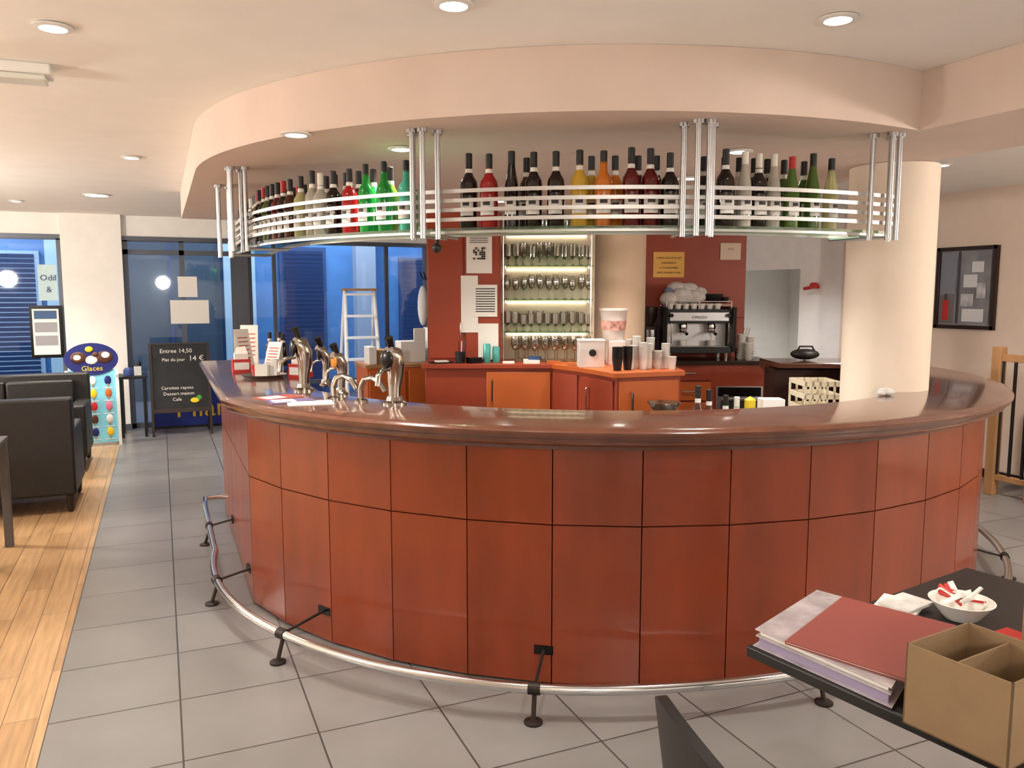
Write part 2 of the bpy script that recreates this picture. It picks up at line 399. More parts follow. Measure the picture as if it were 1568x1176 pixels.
for phi,c_,k_ in row:
    a=math.radians(phi); R=2.27+random.uniform(-.012,.012)
    st=2 if phi>11 and c_ in 'cvp' else (1 if c_ in 'got' else 0)
    if phi in (-14.1,): st=2
    bottle(m,.55+R*math.sin(a),5.84-R*math.cos(a),ZH,c_,k_,h=.325+random.uniform(-.015,.012),r=random.choice((.038,.039,.040)),style=st)
back=[(-45,'b'),(-42.9,'p'),(-40.4,'b'),(-37.8,'d'),(-35,'g'),(-32,'v'),(-28.8,'g'),(-13,'b'),(-5.2,'y'),(-2.4,'o'),(.3,'d'),(2.5,'k'),(8.3,'k'),(10.9,'d'),(12.8,'c'),(14.8,'k'),(16.6,'k'),(19,'v'),(22,'v')]
for phi,c_ in back:
    a=math.radians(phi); R=2.15; bottle(m,.55+R*math.sin(a),5.84-R*math.cos(a),ZH,c_,'k',h=.32,r=.035)
for i in range(6):
    phi=-49.3-i*2.1; a=math.radians(phi); 
    bottle(m,.55+2.27*math.sin(a),5.84-2.27*math.cos(a),ZH,'bkdkvk'[i],'krkkkr'[i],h=.31)
    bottle(m,.55+2.15*math.sin(a),5.84-2.15*math.cos(a),ZH,'kpbrkd'[i],'kkrkkw'[i],h=.30)
for i in range(6):
    x0,y0=r2b(2.822-2.27,4.92+i*.09+.1*(i>3)); bottle(m,x0,y0,ZH,'kvdbkp'[i%6],'krkkwk'[i%6],h=.30)
for i in range(4):
    x0,y0=r2b(2.822-2.27,5.9+i*.09); bottle(m,x0,y0,ZH,'kdvc'[i%4],'kwkk'[i%4],h=.30)
m.done("liquor_bottles",'B')

# ------------------------------------------------ column
m=M(); colm=P("column_paint",(232,216,198),.7,noise=5,amt=.03)
m.lathe([(.235,0),(.235,ZS-.002)],(2.16,4.68,0),colm,n=48); m.done("round_column",'B')

# ------------------------------------------------ back bar
m=M()
m.bx(-.75,.34,6.97,7.5,0.02,1.06,rust)
m.bx(-.78,.36,6.93,7.5,1.06,1.10,rust)
m.bx(-.22,.33,6.945,6.965,.2,1.03,orange)
m.tube([(-.17,6.945,.97),(-.17,6.91,.96),(-.17,6.91,.78),(-.17,6.945,.77)],.008,chrome,n=8)
pl=[(.34,6.97),(.57,6.66),(.80,6.17),(1.33,6.36),(1.33,7.1),(.75,7.5),(.34,7.5)]
m.prism(pl,.02,1.06,rust)
pl2=[(.34,6.93),(.55,6.63),(.78,6.13),(1.36,6.33),(1.36,7.1),(.75,7.5),(.34,7.5)]
m.prism(pl2,1.06,1.10,orange)
def face_panel(m,p,q,z0,z1,mat,t=.015,handle=None):
    a=Vector((*p,0)); b=Vector((*q,0)); d=(b-a).normalized(); n=Vector((d.y,-d.x,0))
    pp=[a,b,b+n*t,a+n*t]; m.prism([(w.x,w.y) for w in pp],z0,z1,mat)
    if handle is not None:
        h=a+d*handle; e=h+n*(t+.03); h2=h+n*t
        m.tube([(h2.x,h2.y,z1-.08),(e.x,e.y,z1-.09),(e.x,e.y,z1-.25),(h2.x,h2.y,z1-.26)],.008,chrome,n=8)
face_panel(m,(.36,6.94),(.55,6.69),.2,1.03,rust)
face_panel(m,(.585,6.62),(.785,6.2),.2,1.03,rust,handle=.12)
face_panel(m,(.82,6.18),(1.31,6.355),.2,1.03,orange,handle=.1)
m.bx(-.75,-.10,7.2,7.52,1.10,ZS-.002,rust)
m.bx(-.74,-.43,7.185,7.2,1.13,2.36,rust); m.bx(-.41,-.11,7.185,7.2,1.13,2.36,rust)
m.bx(-.46,-.45,7.17,7.185,1.3,1.45,chrome)
m.done("back_bar_cabinet",'B',bevel=.004)
glow=P("shelf_back_panel",(232,220,196),.5)
m=M(); m.bx(-.10,.76,7.5,7.53,1.10,ZS-.002,glow)
zs=(1.36,1.65,1.95,2.25)
for z in zs:
    m.bx(-.09,.72,7.22,7.5,z-.008,z,gshelf)
    m.cyl((-.06,7.24,z-.03),(-.06,7.24,z),.01,chrome); m.cyl((.68,7.24,z-.03),(.68,7.24,z),.01,chrome)
m.cyl((-.08,7.23,1.1),(-.08,7.23,ZS-.01),.008,chrome,n=8); m.cyl((.70,7.23,1.1),(.70,7.23,ZS-.01),.008,chrome,n=8)
m.done("glass_shelving",'B')
m=M()
def wine(x,y,z,h=.2,r=.035,kind=0):
    if kind==0: pr=[(r*.9,0),(r*.8,.004),(.004,.01),(.004,h*.42),(r*.7,h*.5),(r,h*.7),(r*.8,h)]
    elif kind==1: pr=[(r*.7,0),(r*.75,.01),(r,h*.9),(r,h)]
    else: pr=[(r*.8,0),(.006,.01),(.006,h*.3),(r,h*.45),(r*1.05,h)]
    m.lathe(pr,(x,y,z),gware,n=10)
for zi,z in enumerate(zs):
    for k in range(11):
        for d in (7.29,7.41):
            kind=(2,0,2,1)[zi]; h=(.18,.21,.19,.12)[zi]
            wine(-.04+k*.073+random.uniform(-.008,.008),d+random.uniform(-.01,.01),z,h*random.uniform(.85,1.08),.033,kind)
for k in range(8): wine(.03+k*.088,7.22+random.uniform(-.02,.02),1.10,.225,.042,0)
for k in range(7): wine(.06+k*.088,7.36,1.10,.225,.042,0)
m.done("glassware",'B')
m=M(); m.lathe([(.25,0),(.25,ZS-.002)],(1.01,7.72,0),P("column_beige",(228,204,176),.7),n=40); m.done("beige_column",'B')
m=M(); m.bx(1.36,2.42,8.46,8.52,0,ZC-.3,rust); m.bx(1.36,2.42,8.455,8.46,1.45,1.455,seam)
m.done("rust_wall_panel",'B')
ink=P("ink",(40,36,36),.8)
m=M(); m.bx(1.46,1.78,8.45,8.456,1.87,2.13,P("orange_paper",(244,190,104),.8))
for i,t_ in enumerate(("L'ABUS D'ALCOOL EST","DANGEREUX","A CONSOMMER","AVEC MODERATION")):
    m.text(t_,.026,TR(1.62,8.447,2.06-i*.05,rx=R90),ink,'CENTER')
m.done("orange_notice",'B')
m=M(); m.bx(2.15,2.36,8.45,8.456,2.05,2.22,P("cream_paper",(230,208,188),.8)); m.text("AVIS",.03,TR(2.255,8.447,2.15,rx=R90),ink,'CENTER'); m.done("wall_notice",'B')
m=M()
m.bx(1.32,2.50,7.90,8.45,.02,1.01,rust); m.bx(1.30,2.56,7.86,8.45,1.01,1.05,P("dark_top",(52,40,36),.2))
for z0,z1 in ((.86,.99),(.66,.84),(.2,.64)): m.bx(1.50,1.95,7.882,7.90,z0,z1,rust if z0>.8 else orange)
for z in (.93,.75): m.tube([(1.66,7.882,z),(1.66,7.855,z),(1.79,7.855,z),(1.79,7.882,z)],.007,chrome,n=8)
m.bx(2.0,2.46,7.88,7.90,.3,.80,steel); m.bx(2.02,2.44,7.87,7.882,.70,.79,blackg); m.bx(2.05,2.41,7.87,7.882,.35,.66,P("dw_glass",(60,58,56),.2)); m.cyl((2.05,7.85,.68),(2.41,7.85,.68),.008,chrome,n=8)
m.done("coffee_station_counter",'B',bevel=.004)
# espresso machine
m=M()
X0,X1,Y0,Y1,Zb=1.50,2.18,7.95,8.38,1.05
for x in (X0+.06,X1-.06):
    for y in (Y0+.06,Y1-.06): m.cyl((x,y,Zb),(x,y,Zb+.07),.018,chrome,n=10)
m.bx(X0+.02,X1-.02,Y0,Y1,Zb+.07,Zb+.13,black)
m.bx(X0+.04,X1-.04,Y0+.01,Y0+.2,Zb+.13,Zb+.137,steel)
m.bx(X0+.03,X1-.03,Y0+.2,Y1,Zb+.13,Zb+.42,steel)
m.bx(X0,X1,Y0+.03,Y1,Zb+.36,Zb+.50,black)
m.bx(X0+.05,X1-.05,Y0+.018,Y0+.03,Zb+.385,Zb+.47,steel)
m.text("ESPRESSO",.035,TR((X0+X1)/2,Y0+.014,Zb+.41,rx=R90),blackg,'CENTER')
m.prism([(X0-.02,Y0-.0),(X0+.02,Y0-.02),(X0+.03,Y1),(X0-.02,Y1)],Zb+.08,Zb+.52,black)
m.prism([(X1-.02,Y0-.02),(X1+.02,Y0),(X1+.02,Y1),(X1-.03,Y1)],Zb+.08,Zb+.52,black)
for z in (.54,.575): m.tube([(X0+.02,Y0+.05,Zb+z),(X1-.02,Y0+.05,Zb+z),(X1-.02,Y1-.02,Zb+z),(X0+.02,Y1-.02,Zb+z)],.006,chrome,n=8,closed=True)
for x in (X0+.02,(X0+X1)/2,X1-.02): m.cyl((x,Y0+.05,Zb+.5),(x,Y0+.05,Zb+.58),.006,chrome,n=8)
for gx in (X0+.2,X1-.2):
    m.lathe([(.04,.0),(.045,.03),(.035,.07)],(gx,Y0+.11,Zb+.30),chrome,n=16)
    m.lathe([(.03,0),(.038,.01),(.038,.03)],(gx,Y0+.11,Zb+.265),chrome,n=16)
    m.cyl((gx,Y0+.08,Zb+.28),(gx,Y0-.07,Zb+.262),.012,blackg,r1=.016,n=10)
    m.cyl((gx-.012,Y0+.11,Zb+.27),(gx-.014,Y0+.11,Zb+.24),.006,chrome,n=8)
    m.lathe([(.03,0),(.04,.04),(.042,.055)],(gx,Y0+.10,Zb+.137),P("cup_porcelain",(238,234,226),.25),n=14)
for sx in (X0+.06,X1-.06): m.tube([(sx,Y0+.04,Zb+.38),(sx,Y0-.02,Zb+.36),(sx,Y0-.03,Zb+.2),(sx,Y0-.01,Zb+.16)],.006,chrome,n=8)
for sx in (X0+.06,X1-.06): m.cyl((sx,Y0+.03,Zb+.44),(sx,Y0-.02,Zb+.44),.02,blackg,n=12)
m.done("espresso_machine",'B',bevel=.003)
m=M(); m.T=TR(1.385,8.1,1.05)
m.bx(-.07,.07,-.1,.12,0,.04,black); m.bx(-.06,.06,0,.12,.04,.33,black); m.lathe([(.045,0),(.05,.05),(.05,.1)],(0,-.04,.2),steel,n=14)
m.lathe([(.035,.33),(.07,.42),(.072,.52),(.06,.525),(0,.53)],(0,.05,0),P("smoked_hopper",(60,48,40),.15),n=16)
m.T=Matrix.Identity(4); m.done("coffee_grinder",'B',bevel=.004)
cupm=P("cup_porcelain",(238,234,226),.25)
m=M()
def cup(m,x,y,z,r=.035,h=.055,mat=None,n=14):
    m.lathe([(r*.6,0),(r*.7,.004),(r,h),(r-.004,h),(r*.6,.01),(0,.008)],(x,y,z),mat or cupm,n=n)
for k in range(7):
    cup(m,1.56+k*.078,8.02,Zb+.5); cup(m,1.56+k*.078,8.12,Zb+.5); cup(m,1.56+k*.078,8.22,Zb+.5)
cl=P("cloth",(206,202,198),.9,noise=20,amt=.2,bump=.5); clb=P("cloth_blue",(120,130,156),.9)
for i,(x,y,z,a,b,c_) in enumerate(((1.56,8.06,Zb+.60,.10,.08,.07),(1.68,8.05,Zb+.63,.11,.08,.08),(1.81,8.06,Zb+.62,.11,.07,.07),(1.64,8.12,Zb+.71,.10,.07,.06),(1.76,8.12,Zb+.70,.10,.07,.06),(1.57,8.1,Zb+.67,.06,.05,.05),(1.87,8.1,Zb+.66,.07,.06,.06))):
    m.ell((x,y,z),(a,b,c_),clb if i==5 else cl)
m.lathe([(.05,0),(.09,.05),(.10,.09)],(2.0,8.1,Zb+.56),black,n=16); m.lathe([(.04,0),(.06,.06)],(2.11,8.12,Zb+.56),black,n=14)
m.done("espresso_cups",'B')
m=M()
for (x,y,n_,r) in ((2.28,8.05,9,.05),(2.38,8.1,8,.05),(2.33,7.97,6,.048)):
    for k in range(n_): cup(m,x,y,1.05+k*.028,r,.03)
m.lathe([(.05,0),(.06,.10)],(2.33,8.25,1.05),black,n=14)
for k in range(6): m.cyl((2.33+.01*k-.03,8.25,1.12),(2.31+.03*k-.03,8.27,1.36),.003,orange,n=6)
m.done("stacked_saucers",'B')

# items on the back-bar top
ZT=1.10
m=M(); m.bx(.55,.76,6.62,6.85,ZT,ZT+.215,white); m.bx(.545,.765,6.615,6.855,ZT+.215,ZT+.225,paper); m.cyl((.66,6.618,ZT+.12),(.66,6.612,ZT+.12),.03,black,n=12); m.done("white_carton",'B',bevel=.003)
tub=P("clear_tub",(236,228,222),.25,trans=.2)
m=M(); m.bx(.82,1.0,6.85,7.05,ZT,ZT+.2,white); m.bx(.83,.99,6.86,7.04,ZT+.2,ZT+.203,paper); m.done("napkin_box",'B',bevel=.004)
m=M(); m.lathe([(.09,0),(.115,.25),(.125,.255),(.125,.272),(.11,.272),(.085,.01),(0,.01)],(.87,6.95,ZT+.204),tub,n=24)
m.lathe([(.1035,.09),(.1105,.17)],(.87,6.95,ZT+.204),P("tub_label",(224,160,150),.6,noise=18,amt=.6),n=24); m.done("plastic_tub",'B')
m=M()
for k in range(9): m.lathe([(.03,0),(.042,.09),(.044,.09)],(.83,6.36,ZT+k*.012),black,n=16)
for k in range(9): m.lathe([(.03,0),(.04,.09),(.042,.09)],(.92,6.43,ZT+k*.012),black,n=16)
m.done("black_cup_stack",'B')
m=M()
for (x,y,n_) in ((.98,6.52,9),(1.05,6.46,11),(1.11,6.55,10),(1.18,6.52,6),(1.25,6.58,10),(1.02,6.62,14),(1.14,6.66,13),(.97,6.68,12),(1.28,6.46,3)):
    for k in range(n_): m.lathe([(.026,0),(.036,.075),(.038,.075)],(x,y,ZT+k*.014),white if n_!=6 else cl,n=14)
m.done("white_cup_stacks",'B')
m=M(); m.lathe([(.03,0),(.033,.006),(.033,.15),(.027,.165),(.027,.168)],(-.22,7.08,ZT),P("teal_can",(90,180,170),.3,metal=.3),n=18)
m.lathe([(.03,0),(.033,.006),(.033,.13),(.027,.14),(.027,.143)],(-.14,7.1,ZT),P("teal_can",(0,0,0)),n=18); m.done("drink_can",'B')
m=M(); m.lathe([(.04,0),(.045,.10),(.041,.10),(.036,.01),(0,.01)],(-.45,7.06,ZT),black,n=16)
for k,cc in enumerate((rust,black,white,blued)): m.cyl((-.45+.01*k-.015,7.06,ZT+.02),(-.47+.025*k-.02,7.07,ZT+.19),.004,cc,n=6)
m.done("pen_pot",'B')
m=M(); m.bx(-.08,.02,7.0,7.12,ZT,ZT+.012,paper); m.T=TR(-.62,7.05,ZT,.3); m.bx(-.1,.1,-.07,.07,0,.012,black); m.bx(-.05,.06,-.05,.05,.012,.02,paper); m.T=Matrix.Identity(4); m.bx(.1,.24,6.99,7.12,ZT,ZT+.03,paper); m.bx(.3,.42,6.96,7.06,ZT,ZT+.02,orange)
m.T=TR(-.33,7.04,ZT,.5); m.bx(-.06,.06,-.04,.04,0,.05,blackg); m.T=TR(.2,7.04,ZT+.03,-.3); m.bx(-.05,.05,-.03,.03,0,.03,blued); m.T=Matrix.Identity(4); m.done("paper_stack",'B')
m=M()
for (x0,x1,z0,z1,y) in ((-.40,-.175,1.88,2.24,7.18),(-.45,-.30,1.36,1.86,7.178),(-.34,-.13,1.50,1.78,7.172),(-.30,-.12,1.12,1.44,7.17)):
    m.bx(x0,x1,y,y+.004,z0,z1,paper)
for i in range(10): m.bx(-.32,-.15,7.169,7.1705,1.74-i*.022,1.748-i*.022,ink)
for i in range(6):
    for j in range(6):
        if random.random()<.55: m.bx(-.34+i*.018,-.325+i*.018,7.176,7.1795,2.0+j*.018,2.015+j*.018,ink)
for i in range(4): m.bx(-.37,-.21,7.176,7.1795,2.2-i*.018,2.205-i*.018,ink)
m.done("pinned_notices",'B')

m=M(); m.lathe([(.03,0),(.045,.02),(.085,.075),(.089,.075),(.05,.02),(0,.012)],(.80,4.22,1.06),gware,n=16)
m.bx(.70,.90,4.12,4.32,.88,1.06,black); m.done("glass_dish",'B')
m=M()
for (x,c_,k_,h) in ((1.00,'b','k',.33),(1.06,'b','k',.31),(1.15,'g','k',.28),(1.21,'g','w',.27)): bottle(m,x,4.32,.88,c_,k_,h=h,r=.03)
m.lathe([(.02,0),(.03,.005),(.03,.25),(.0,.27)],(1.29,4.35,.88),P("yellow_lid",(220,190,40),.5),n=14)
m.T=TR(1.42,4.4,.88); m.bx(-.06,.06,-.05,.05,0,.25,white); m.T=Matrix.Identity(4)
m.done("syrup_bottles",'B')
m=M()
cr=P("crate",(232,222,196),.5)
x0,x1,y0,y1,z0,z1=1.84,2.08,5.05,5.35,.88,1.15
for z in (z0,z0+.08,z0+.16,z1-.03):
    m.bx(x0,x1,y0,y0+.012,z,z+.03,cr); m.bx(x0,x1,y1-.012,y1,z,z+.03,cr); m.bx(x0,x0+.012,y0,y1,z,z+.03,cr); m.bx(x1-.012,x1,y0,y1,z,z+.03,cr)
for k in range(6):
    x=x0+(x1-x0-.012)*k/5; m.bx(x,x+.012,y0,y0+.012,z0,z1,cr); m.bx(x,x+.012,y1-.012,y1,z0,z1,cr)
for y in (y0,y1-.012): m.bx(x0,x0+.012,y,y+.012,z0,z1,cr)
m.bx(x0,x1,y0,y1,z0,z0+.01,cr); m.done("bottle_crate",'B')
m=M(); m.ell((2.0,4.30,1.18),(.045,.035,.022),cl); m.ell((1.965,4.28,1.175),(.025,.02,.016),cl); m.done("crumpled_cloth",'B')
m=M(); m.ell((2.42,6.68,1.205),(.12,.09,.045),leather); m.tube([(2.34,6.66,1.22),(2.37,6.66,1.27),(2.47,6.66,1.27),(2.50,6.66,1.22)],.008,leather,n=8); m.done("black_handbag",'B')

# ------------------------------------------------ taps
tapm=P("tap_chrome",(176,168,160),0.16,metal=1)
def tap(x,y,z,rz,h=.33,name="beer_tap",amber=False,k=1.25):
    m=M(); m.T=TR(x,y,z,rz)
    m.lathe([(.05*k,0),(.05*k,.01),(.035*k,.02),(.03*k,.04)],(0,0,0),tapm,n=20)
    m.tube([(0,0,.03),(0,.004,h*.3),(0,.012,h*.5),(0,.008,h*.68),(0,-.015,h*.84),(0,-.05,h*.92)],.03,tapm,n=16,radii=[.024*k,.026*k,.034*k,.042*k,.042*k,.022*k])
    m.ell((0,-.052*k,h*.78),(.03*k,.012,.045),P("tap_badge",(190,120,40),.3) if amber else blackg)
    m.tube([(0,-.04*k,h*.62),(0,-.09*k,h*.6),(0,-.115*k,h*.52),(0,-.12*k,h*.36)],.011*k,tapm,n=10)
    m.tube([(0,-.02,h*.88),(0,-.025,h*.98),(0,-.045,h*1.14)],.012,blackg,n=10,radii=[.014,.017,.022])
    m.T=Matrix.Identity(4); return m.done(name,'B')
tap(-1.17,4.52,1.16,-.9,.31,k=1.15); tap(-.58,3.96,1.16,-.4,.29,k=1.25); tap(-.92,4.32,1.16,-.7,.24,amber=True,k=.8); tap(-1.10,4.74,1.16,-.9,.25,k=.7)
m=M()
for (x,y,w) in ((-.88,4.12,.1),(-.72,4.02,.1)):
    m.tube([(x-.04,y+.02,1.16),(x-.04,y+.02,1.23),(x-.02,y+.01,1.275),(x+.02,y-.0,1.285),(x+.06,y-.02,1.265),(x+.09,y-.03,1.22)],.015,tapm,n=12)
    m.lathe([(.035,0),(.035,.01),(.016,.02)],(x-.04,y+.02,1.16),tapm,n=14)
m.done("chrome_spout",'B')
m=M()
for (x,y,a,cc) in ((-1.12,4.06,.5,P("leaflet_purple",(120,104,140),.5)),(-1.0,3.98,.3,paper),(-1.22,4.2,.8,P("leaflet_red",(176,90,80),.5))):
    m.T=TR(x,y,1.161,a); m.bx(-.11,.11,-.075,.075,0,.004,cc); m.bx(-.09,.02,-.05,.05,.004,.005,paper)
m.T=Matrix.Identity(4); m.done("leaflets",'B')
red=P("red_plastic",(190,40,36),.35)
def napk(x,y,rz):
    m=M(); m.T=TR(x,y,1.16,rz)
    m.bx(-.06,.06,-.05,.05,0,.09,red); m.bx(-.045,.045,-.035,.035,.09,.13,paper); m.bx(-.05,.05,-.052,-.05,.02,.07,white)
    m.add([(-.045,-.03,.13),(.045,-.03,.13),(.03,.0,.18),(-.03,.01,.17)],[(0,1,2,3)],paper)
    m.T=Matrix.Identity(4); m.done("napkin_dispenser",'B',bevel=.004)
x_,y_=r2b(.50,5.9); napk(x_,y_,.4); x_,y_=r2b(.82,5.35); napk(x_,y_,-.4)
def menu(x,y,rz,h=.27):
    m=M(); m.T=TR(x,y,1.16,rz)
    m.bx(-.07,.07,-.03,.03,0,.01,white)
    m.add([(-.065,-.03,.01),(.065,-.03,.01),(.065,.03,h),(-.065,.03,h)],[(0,1,2,3)],paper)
    m.add([(-.065,.035,.01),(.065,.035,.01),(.065,.034,h),(-.065,.034,h)],[(0,1,2,3)],paper)
    for i in range(6):
        t=.2+.11*i; yy=-.031+.06*t; zz=.01+(h-.01)*t
        m.add([(-.045,yy,zz),(.045,yy,zz),(.045,yy+.002,zz+.008),(-.045,yy+.002,zz+.008)],[(0,1,2,3)],P("print_red",(190,90,80),.6))
    m.T=Matrix.Identity(4); m.done("menu_holder",'B')
x_,y_=r2b(.56,6.3); menu(x_,y_,1.0,.28); x_,y_=r2b(.72,5.95); menu(x_,y_,-.5,.2); x_,y_=r2b(.62,6.55); menu(x_,y_,.2,.3)
m=M(); x_,y_=r2b(.60,5.45); m.T=TR(x_,y_,1.16)
m.lathe([(.12,0),(.14,.02),(.145,.022),(.12,.006),(0,.005)],(0,0,0),steel,n=24); m.lathe([(.03,0),(.04,.08),(.037,.08)],(.04,.0,.01),cupm,n=14); m.lathe([(.03,0),(.04,.07),(.037,.07)],(-.05,.03,.01),red,n=14); m.bx(-.03,.05,-.09,-.04,.01,.09,paper); m.bx(.06,.1,-.05,.02,.01,.12,white)
m.T=Matrix.Identity(4); m.done("serving_tray",'B')
m=M()
for i,(xx,yy,cc) in enumerate(((.78,6.6,'b'),(.86,6.65,'c'),(.84,6.3,'k'))):
    x_,y_=r2b(xx,yy); bottle(m,x_,y_,1.16,cc,'k',h=.24,r=.03)
m.done("condiment_bottles",'B')

# ------------------------------------------------ area behind bar left
m=M()
m.bx(2.1,3.5,9.0,9.6,.86,.90,oak); m.bx(2.12,3.48,9.02,9.58,.1,.86,orange); 
for x in (2.14,2.6,3.06): m.bx(x,x+.42,9.0,9.02,.14,.82,orange)
m.done("wooden_sideboard",'R',bevel=.004)
m=M(); m.bx(2.55,2.85,9.15,9.4,.9,1.15,white); m.bx(2.9,3.2,9.12,9.4,.9,1.3,white); m.bx(2.95,3.15,9.2,9.35,1.3,1.42,paper); m.bx(2.25,2.5,9.1,9.35,.9,1.06,P("cardboard",(190,154,110),.8,noise=12,amt=.06)); m.bx(2.7,2.84,9.12,9.14,1.15,1.3,paper); m.bx(2.15,2.24,9.05,9.3,.9,1.1,white); m.done("storage_boxes",'R',bevel=.006)
m=M(); lw=P("ladder_white",(236,238,240),.4)
m.T=TR(2.42,10.4,0)
for x in (-.24,.24):
    m.cyl((x,0,0),(x*.8,.25,1.75),.026,lw,n=8); m.cyl((x,.65,0),(x*.8,.3,1.72),.02,lw,n=8)
for k in range(6):
    t=(k+1)/6.2; m.bx(-.24+.048*t,.24-.048*t,.25*t-.05,.25*t+.05,1.75*t-.015,1.75*t+.015,lw)
m.bx(-.22,.22,.18,.38,1.74,1.77,oak)
m.T=Matrix.Identity(4); m.done("step_ladder",'R')
m=M(); m.T=TR(3.25,10.2,0)
m.lathe([(.16,0),(.16,.02),(.02,.04)],(0,0,0),black,n=18); m.cyl((0,0,.03),(0,0,1.95),.018,black,n=10)
for k in range(5):
    a=k*1.256; m.tube([(0,0,1.88),(.1*math.cos(a),.1*math.sin(a),1.9),(.14*math.cos(a),.14*math.sin(a),1.98)],.01,black,n=8)
m.ell((.10,-.1,1.6),(.16,.09,.4),leather); m.ell((-.14,-.12,1.55),(.07,.06,.26),P("white_coat",(225,225,225),.8))
m.T=Matrix.Identity(4); m.done("coat_stand",'R')

# ------------------------------------------------ left furniture
def sofa(x0,x1,y0,y1,flip):
    m=M(); 
    cy=(y0+y1)/2
    T=Matrix.Translation((0,cy,0))@(Matrix.Rotation(0,4,'Z') if not flip else Matrix.Scale(-1,4,(0,1,0)))@Matrix.Translation((0,-cy,0))
    m.T=T
    m.bx(x0,x1,y0,y0+.16,.14,.9,leather)
    m.bx(x0+.12,x1-.12,y0+.15,y1,.14,.34,leather)
    n=max(1,round((x1-x0-.26)/.6)); w=(x1-x0-.26)/n
    for k in range(n):
        m.bx(x0+.13+k*w+.004,x0+.13+(k+1)*w-.004,y0+.16,y1+.01,.34,.46,leather)
        m.bx(x0+.13+k*w+.004,x0+.13+(k+1)*w-.004,y0+.14,y0+.26,.46,.84,leather)
    m.bx(x0,x0+.13,y0+.1,y1,.14,.64,leather); m.bx(x1-.13,x1,y0+.1,y1,.14,.64,leather)
    for x in (x0+.05,x1-.05):
        for y in (y0+.05,y1-.05): m.cyl((x,y,0),(x,y,.15),.022,darkwood,r1=.032,n=8)
    m.done("leather_sofa",'R',bevel=.022,seg=3)
sofa(-2.15,-.66,7.03,7.8,False); sofa(-2.15,-.70,8.65,9.42,True)
m=M(); 
m.bx(-1.75,-.98,5.62,6.3,.72,.75,P("grey_table",(84,80,78),.4))
for x in (-1.72,-1.03):
    for y in (5.66,6.22): m.bx(x,x+.05,y,y+.05,0,.72,P("grey_table",(0,0,0)))
m.done("side_table",'R',bevel=.004)
m=M(); m.lathe([(.22,0),(.22,.015),(.03,.03),(.03,.68)],(-1.4,8.2,0),black,n=20); m.bx(-1.8,-.95,7.95,8.45,.70,.73,black); m.done("low_table",'R',bevel=.003)

m=M(); nb=P("sign_navy",(28,36,104),.4); cy_=P("sign_cyan",(130,206,228),.4,noise=3,amt=.15); brn=P("choc",(80,44,26),.5); yel=P("sign_yellow",(240,200,40),.4); pink=P("pinkish",(230,120,150),.5)
SGN=TR(-.74,10.05,0,0.12)
m.T=SGN@Matrix.Rotation(-.06,4,'X')
m.bx(-.22,.25,0,.03,.04,.86,cy_); m.bx(-.25,-.22,-.01,.04,0,.86,white); m.bx(.25,.28,-.01,.04,0,.86,white)
ov=[(.02+.27*math.cos(t*math.pi/14),.98+.18*math.sin(t*math.pi/14)) for t in range(28)]
m.add([(x,-.015,z) for x,z in ov]+[(x,.035,z) for x,z in ov],[tuple(range(28)),tuple(range(28,56))]+[(i,(i+1)%28,28+(i+1)%28,28+i) for i in range(28)],nb)
for x,z,mt,r in ((-.11,1.0,brn,.08),(.02,.97,paper,.06),(.15,1.0,brn,.085),(-.0,1.09,yel,.04),(.06,1.03,brn,.035),(-.12,1.0,paper,.04),(.16,1.02,paper,.045)): m.ell((x,-.02-.006*(r<.05),z),(r,.012,r*.8),mt)
m.text("Glaces",.08,TR(.02,-.02,.85,rx=R90),yel,'CENTER')
for i in range(5):
    for j in range(3):
        mt=[white,red,nb,pink,yel,brn,orange][(i*3+j*2)%7]; x=-.13+j*.15; z=.14+i*.145; m.ell((x,-.004,z+.02),(.035,.008,.05),mt); m.bx(x-.006,x+.006,-.01,-.002,z-.05,z-.02,oak); m.bx(x-.05,x+.05,-.003,-.001,z-.07,z-.06,white)
m.T=SGN
m.tube([(.26,.03,.8),(.26,.35,0.01)],.012,white,n=8); m.tube([(-.23,.03,.8),(-.23,.35,0.01)],.012,white,n=8)
m.T=Matrix.Identity(4); m.done("ice_cream_sign",'R')
m=M(); m.bx(-.5,-.18,10.5,10.95,.70,.73,black)
for x in (-.48,-.23):
    for y in (10.52,10.9): m.bx(x,x+.03,y,y+.03,0,.70,black)
m.done("small_black_table",'R')
m=M(); m.lathe([(.06,0),(.06,.06),(.04,.09)],(-.38,10.7,.73),P("blue_tin",(60,80,140),.4),n=14); m.bx(-.32,-.24,10.65,10.75,.73,.83,white); m.lathe([(.03,0),(.03,.12),(.01,.16)],(-.27,10.85,.73),black,n=12); m.done("tabletop_jars",'R')
m=M(); m.bx(-.15,.78,11.05,11.09,.03,.78,P("banner_blue",(30,50,140),.5)); m.bx(-.15,.78,11.04,11.10,0,.03,black); m.text("Miam",.34,TR(.12,11.045,.14,rx=R90),yel,'LEFT'); m.bx(-.15,.78,11.03,11.11,.78,.8,black)
m.done("blue_banner_board",'R')
m=M(); ch=P("chalkboard",(36,36,38),.8,noise=5,amt=.3); chalk=P("chalk",(225,220,210),.9); fr=P("chalk_frame",(52,40,36),.5)
m.T=TR(.19,10.45,0,.0)@Matrix.Rotation(-.11,4,'X')
m.bx(-.31,.31,0,.02,.33,1.1,ch)
for x in (-.34,.31): m.bx(x,x+.03,-.008,.028,0.0,1.12,fr)
m.bx(-.31,.31,-.008,.028,1.1,1.12,fr); m.bx(-.31,.31,-.008,.028,.28,.33,fr)
